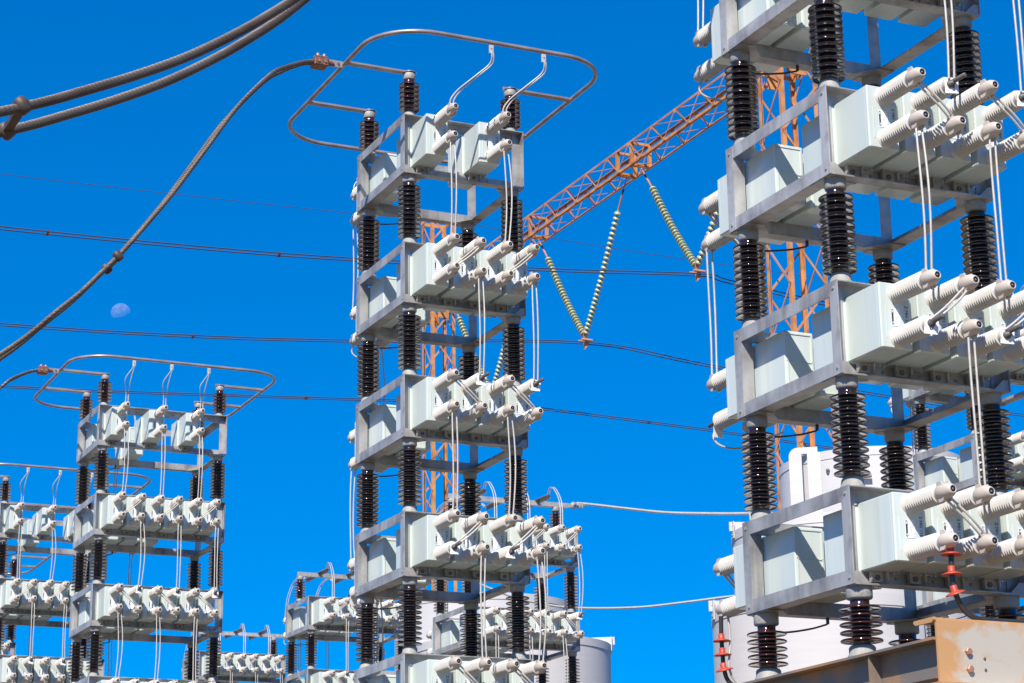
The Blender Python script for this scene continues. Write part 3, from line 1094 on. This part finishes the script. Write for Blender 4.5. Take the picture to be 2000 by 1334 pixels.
twin_line('uppermost dark twin overhead line, meeting the V of insulators beside the nearest bank', 62.98,
          [(-26, 24.2), (4, 23.5), (12.36, 23.58), (21.2, 23.86), (30.2, 24.48), (36.45, 25.05), (37.9, 24.93), (44, 24.45), (56, 24.0), (75, 24.2)], [13.95, 21.2])
twin_line('middle dark twin overhead line passing just under the moon', 71.70,
          [(-26, 24.2), (4, 23.0), (14.25, 23.18), (21.0, 23.50), (27.2, 24.0), (36.45, 24.93), (42.4, 24.56), (56, 24.0), (75, 24.4)], [21.03])
twin_line('lowest dark twin overhead line running behind the ring of the six can wide bank', 80.97,
          [(-26, 24.4), (6, 23.45), (16.2, 23.52), (28.5, 24.26), (36.45, 24.80), (39.3, 24.80), (47.4, 24.60), (60, 24.2), (80, 24.6)], [28.5, 44.3])
st_o = Vector((36.45, 86.06, 34.55))
b = MB()
b.tube(smooth_path([Vector(p) - st_o for p in ((-30, 86.06, 35.4), (0, 86.06, 33.9), (16.8, 86.06, 33.9), (32, 86.06, 34.26), (36.45, 86.06, 34.52),
                                               (41.4, 86.06, 34.41), (51, 86.06, 34.24), (70, 86.06, 34.3), (90, 86.06, 35))], 6), 0.014, 5, 'line')
thing('shield_wire', 'single thin blue wire high across the sky between the ring cable and the twin lines', 'wire', st_o, None, b.mesh('shield_wire'))


# ------------------------------------------------------------------ cables leaving the flat bar banks to the right
def lead_cable(label, Y, pix, rad, ext):
    pts = [on(px, py, 1, Y) for px, py in pix]
    pts += [pts[-1] + Vector(e) for e in ext]
    o = pts[0].copy()
    b = MB()
    b.tube(smooth_path([p - o for p in pts], 8), rad, 8, 'wire')
    return thing('lead_cable', label, 'cable', o, 'grey cables leaving the flat bar banks', b.mesh('lead_cable'))


lead_cable('grey cable from the flat bar bank behind the central bank towards the white tanks', 23.01 + 0.46,
           [(1126, 983), (1160, 986), (1220, 993), (1300, 1001), (1380, 1003), (1450, 1003)], 0.017, [(0.6, 0, 0.06), (1.6, 0, 0.3)])
lead_cable('lower slack grey cable sagging behind the central bank to the right', 28.325 + 0.48,
           [(905, 1128), (1000, 1165), (1080, 1183), (1150, 1188), (1250, 1186), (1340, 1176), (1425, 1165)], 0.017, [(0.7, 0, 0.10), (1.7, 0, 0.4)])


# ------------------------------------------------------------------ white tanks (reactors)
def tank(label, px_l, px_r, py_top, depth, n_lug=8, rim=True, phase=0.0, arch=False):
    pm = (px_l + px_r) / 2
    c = Vector((0, 0, CZ)) + ray(pm, py_top) * depth
    R_ = (px_r - px_l) / 2 / FPX * depth
    root = thing('tank', label, 'tank', (c.x, c.y, 0), 'white cylindrical tanks')
    h = c.z
    b = MB()
    b.lathe([(R_ * 0.993, 0.0), (R_ * 0.993, h - 0.13)], 96, 'white_tank', cap=False)
    b.lathe([(R_ * 0.993, h - 0.13), (R_, h - 0.13)], 96, 'white_tank', cap=False)
    b.lathe([(R_, h - 0.13), (R_, h)], 96, 'white_tank', cap=False)
    b.lathe([(R_, h), (R_ * 0.90, h + 0.002), (R_ * 0.88, h - 0.10), (0, h - 0.12)], 96, 'white_tank', cap=False, smooth=False)
    link('shell', b.mesh('shell'), root)
    a_left = math.atan2(-r.y, -r.x)
    for k in range(n_lug):
        a = a_left + (0.12, math.pi - 0.12, -1.15, -1.9)[k] + phase
        b = MB()
        T = Matrix.Rotation(a, 4, 'Z')
        b.box((R_ * 0.72, -0.012, h + 0.004), (R_ + 0.06, 0.012, h + 0.13), 'white_tank', T)
        b.box((R_ + 0.005, -0.07, h - 0.10), (R_ + 0.018, 0.07, h + 0.13), 'white_tank', T)
        for zz in (-0.05, 0.07):
            b.lathe([(0.016, 0), (0.016, 0.012), (0, 0.012)], 6, 'cement',
                    T @ Matrix.Translation((R_ + 0.018, 0, h + zz)) @ AX['x'], cap=False, smooth=False)
        link('rim_lug', b.mesh('rim_lug'), root)
    return root, R_, h


tank('grey white cylindrical tank at bottom centre, right behind the central bank foot', 806, 1194, 1266, 36, 4, phase=0.0)
tank('pale cylindrical tank with rounded top showing behind the upper tier of the bar topped bank', 770, 1117, 1186, 44, 0)
tank('large white tank filling the gap under the nearest bank at right', 1390, 1846, 1196, 26, 2)
tank('white tank with bolted rim lug left of the nearest bank, behind the lower one', 1429, 1835, 1040, 30, 2)
rt, RR, hh = tank('highest white tank with a rounded arch plate, beside the orange tower foot', 1522, 1880, 912, 34, 0)
# arch plate and box hood on the near side of the highest tank
cw = Vector(rt.location)
b = MB()
d2 = Vector((-cw.x, -cw.y, 0)).normalized()
side = Vector((-d2.y, d2.x, 0))      # to the left seen from the camera is -side or +side; resolved by sign below
if side.dot(r) > 0:
    side = -side
T = Matrix((side, d2, Vector((0, 0, 1)))).transposed().to_4x4()
xo, xi, rr_ = RR * 0.855, RR * 0.72, 0.14
arc = [(xo - rr_ + rr_ * math.cos(a), hh + 0.10 - rr_ + rr_ * math.sin(a)) for a in [math.radians(k) for k in range(0, 91, 15)]]
outer = [(xo, hh - 1.6)] + arc + [(RR * 0.55, hh + 0.10)]
inner = [(RR * 0.55, hh + 0.0), (xi, hh + 0.0), (xi, hh - 1.6)]
ring2 = outer + inner
# prism axis 1 (y): order is (z, x)
b.prism([(z, x) for x, z in ring2], 1, RR * 0.76, RR * 0.80, 'white_tank', T)
b.box((RR * 0.52, RR * 0.78, hh - 1.6), (RR * 0.66, RR * 0.86, hh + 0.0), 'white_tank', T)
link('arch_plate', b.mesh('arch_plate'), rt)
b = MB()
b.tube([(RR * 0.30, RR * 1.0, hh - 2.2), (RR * 0.30, RR * 1.0, hh - 0.55), (RR * 0.24, RR * 1.02, hh - 0.48), (RR * 0.0, RR * 1.05, hh - 0.46)], 0.035, 10, 'cement')
for xx, zz in ((0.45, -0.30), (0.05, -0.18), (-0.25, -0.30)):
    b.lathe([(0.03, 0), (0.03, 0.03), (0.018, 0.035), (0.018, 0.06), (0, 0.06)], 10, 'cement',
            Matrix.Translation((RR * xx, RR * math.sqrt(1 - xx * xx), hh + zz)) @ Matrix.Rotation(math.radians(-90), 4, 'X'))
b = MB() if False else b
b.v = [tuple(T @ Vector(p)) for p in b.v]
link('pipe_fitting', b.mesh('pipe_fitting'), rt)

# ------------------------------------------------------------------ steel support under the nearest bank
ZBM = 7.775 - 4 - H - 0.329
RX, RY = 5.599, 8.359
sup = thing('steel_support', 'rust stained galvanised steel support carrying the nearest bank', 'steel support', (RX, RY, 0))
b = MB()
for xx in (0.07, 0.9027):
    b.box((xx - 0.075, -0.58, ZBM - 0.012), (xx + 0.075, 1.9, ZBM), 'beam')
    b.box((xx - 0.006, -0.58, ZBM - 0.165), (xx + 0.006, 1.9, ZBM - 0.0125), 'beam')
    b.box((xx - 0.075, -0.58, ZBM - 0.177), (xx + 0.075, 1.9, ZBM - 0.1655), 'beam')
    for yy in (-0.07,):
        b.box((xx - 0.065, yy - 0.005, ZBM - 0.165), (xx - 0.0065, yy + 0.005, ZBM - 0.0125), 'beam')
link('cross_beam', b.mesh('cross_beam'), sup)
b = MB()
zt = -3.708 + 6.775
b.box((-0.004, -0.612, zt - 0.285), (1.25, -0.600, zt - 0.012), 'rust_plate')
b.box((-0.004, -0.598, zt - 0.0118), (1.25, -0.47, zt), 'rust_plate')
b.prism([(-0.612, zt - 0.0117), (-0.612, zt + 0.0002), (-0.47, zt + 0.0002), (-0.462, zt - 0.006), (-0.475, zt - 0.020), (-0.598, zt - 0.022)], 0, -0.018,
        -0.0045, 'rust_plate')
b.box((-0.05, -0.68, zt - 0.297), (1.25, -0.54, zt - 0.2855), 'rust_plate')
for xx in (0.06, 0.145, 0.23):
    b.box((xx, -0.668, zt - 0.2853), (xx + 0.035, -0.652, zt - 0.2847), 'copper')
link('face_plate', b.mesh('face_plate'), sup)
for bx_, bz in ((0.150, -3.851), (0.152, -3.927)):
    b = MB()
    T = Matrix.Translation((bx_, -0.6125, bz + 6.775)) @ AX['-y']
    b.lathe([(0.0165, 0), (0.0165, 0.014), (0.014, 0.016), (0, 0.016)], 6, 'bolt', T, cap=False, smooth=False)
    link('bolt', b.mesh('bolt'), sup)
b = MB()
for bx_, bz in ((0.236, -3.877), (0.237, -3.926)):
    b.lathe([(0.0062, 0), (0.0062, 0.003), (0, 0.0005)], 10, 'rod', Matrix.Translation((bx_, -0.6125, bz + 6.775)) @ AX['-y'], cap=False)
link('screw', b.mesh('screw'), sup)
b = MB()
for px, py in ((0.07, 0.07), (0.9027, 0.07), (0.07, 0.9), (0.9027, 0.9)):
    b.box((px - 0.08, py - 0.08, 0), (px + 0.08, py + 0.08, ZBM - 0.1775), 'beam')
link('support_leg', b.mesh('support_leg'), sup)


# ------------------------------------------------------------------ black cables with red sheds
def shed_cable(label, pts, sheds, rad, mt2=None):
    o = Vector(pts[0])
    root = thing('shed_cable', label, 'cable', o, 'black cables with red sheds')
    P = smooth_path([Vector(p) - o for p in pts], 8)
    b = MB()
    b.tube(P, rad, 12, 'sheath')
    if mt2:
        b.tube([p + Vector((0.03 + 0.01 * math.sin(i * 0.2), -0.02, 0)) for i, p in enumerate(P)], rad * 0.55, 8, mt2)
    link('sheathed_cable', b.mesh('sheathed_cable'), root)
    for sp in sheds:
        c = Vector(sp) - o
        i = min(range(len(P)), key=lambda k: (P[k] - c).length)
        t = (P[max(i - 1, 0)] - P[min(i + 1, len(P) - 1)]).normalized()
        T = t.to_track_quat('Z', 'Y').to_matrix().to_4x4()
        T.translation = P[i]
        b = MB()
        b.lathe([(0.0115, -0.004), (0.030, -0.006), (0.0455, -0.004), (0.0465, 0.0), (0.032, 0.006), (0.018, 0.010), (0.016, 0.014), (0.0155, 0.036),
                 (0.012, 0.037)], 24, 'red', T, cap=False)
        link('red_shed', b.mesh('red_shed'), root)
    return root


R0z = 6.775
RP = lambda a, bb, c: (RX + a, RY + bb, R0z + c)
shed_cable('black cable with three red sheds before the nearest bank, over the rusty plate',
           [RP(0.190, -0.49, -3.345), RP(0.189, -0.49, -3.41), RP(0.186, -0.49, -3.49), RP(0.198, -0.49, -3.575), RP(0.240, -0.49, -3.648), RP(0.30, -0.50, -3.683),
            RP(0.42, -0.51, -3.690), RP(0.60, -0.51, -3.690), RP(0.95, -0.50, -3.690)],
           [RP(0.189, -0.49, -3.405), RP(0.186, -0.49, -3.488), RP(0.197, -0.49, -3.574)], 0.0125)
shed_cable('black cable with three red sheds before a white tank, left of nearest bank',
           [RP(0.146, 1.466, -3.385), RP(0.144, 1.466, -3.5), RP(0.147, 1.466, -3.585), RP(0.153, 1.466, -3.662), RP(0.185, 1.466, -3.728), RP(0.27, 1.40, -3.80),
            RP(0.40, 1.3, -3.83)],
           [RP(0.144, 1.466, -3.508), RP(0.146, 1.466, -3.588), RP(0.152, 1.466, -3.665)], 0.0115, 'wire')

# ------------------------------------------------------------------ moon: only its sunlit part is modelled, the phase is cut into the mesh
mo = MB()
MD = 2400.0
mc = Vector((0, 0, CZ)) + ray(236.0, 611.5) * MD
rad = 19.4 / FPX * MD
to_cam = (Vector((0, 0, CZ)) - mc).normalized()
rgt = (r - to_cam * r.dot(to_cam)).normalized()
upv = to_cam.cross(rgt)
if upv.dot(u) < 0:
    upv = -upv
th = math.radians(15)
a1 = rgt * math.cos(th) + upv * math.sin(th)       # along the terminator
a2 = -rgt * math.sin(th) + upv * math.cos(th)      # towards the lit limb
nu, nv = 40, 30
vs, fs = [], []
for j in range(nv + 1):
    t = math.pi * j / nv                      # pole to pole along a1
    for i in range(nu + 1):
        ph = math.radians(-90 + 180.0 * i / nu)   # front hemisphere
        lo_ph = math.radians(-22)
        ph = lo_ph + (math.radians(90) - lo_ph) * i / nu
        vs.append((a1 * math.cos(t) + (a2 * math.sin(ph) + to_cam * math.cos(ph)) * math.sin(t)) * rad)
for j in range(nv):
    for i in range(nu):
        q = (j * (nu + 1) + i, j * (nu + 1) + i + 1, (j + 1) * (nu + 1) + i + 1, (j + 1) * (nu + 1) + i)
        fs.append(q)
mm = bpy.data.materials.new('moon_surface')
mm.use_nodes = True
n = mm.node_tree
n.nodes.clear()
o_ = n.nodes.new('ShaderNodeOutputMaterial')
ad = n.nodes.new('ShaderNodeAddShader')
tr = n.nodes.new('ShaderNodeBsdfTransparent')
df = n.nodes.new('ShaderNodeBsdfDiffuse')
tc = n.nodes.new('ShaderNodeTexCoord')
nz = n.nodes.new('ShaderNodeTexNoise')
nz.inputs['Scale'].default_value = 0.16
nz.inputs['Detail'].default_value = 3
rp = n.nodes.new('ShaderNodeValToRGB')
rp.color_ramp.elements[0].position = 0.38
rp.color_ramp.elements[1].position = 0.62
rp.color_ramp.elements[0].color = (0.055, 0.045, 0.036, 1)
rp.color_ramp.elements[1].color = (0.115, 0.088, 0.066, 1)
n.links.new(tc.outputs['Object'], nz.inputs['Vector'])
n.links.new(nz.outputs['Fac'], rp.inputs['Fac'])
n.links.new(rp.outputs['Color'], df.inputs['Color'])
n.links.new(tr.outputs[0], ad.inputs[0])
n.links.new(df.outputs[0], ad.inputs[1])
n.links.new(ad.outputs[0], o_.inputs['Surface'])
M['moon'] = mm
mo.add(vs, fs, 'moon', True)
thing('moon', 'faint pale gibbous moon in the blue daytime sky at left', 'moon', mc, None, mo.mesh('moon'))
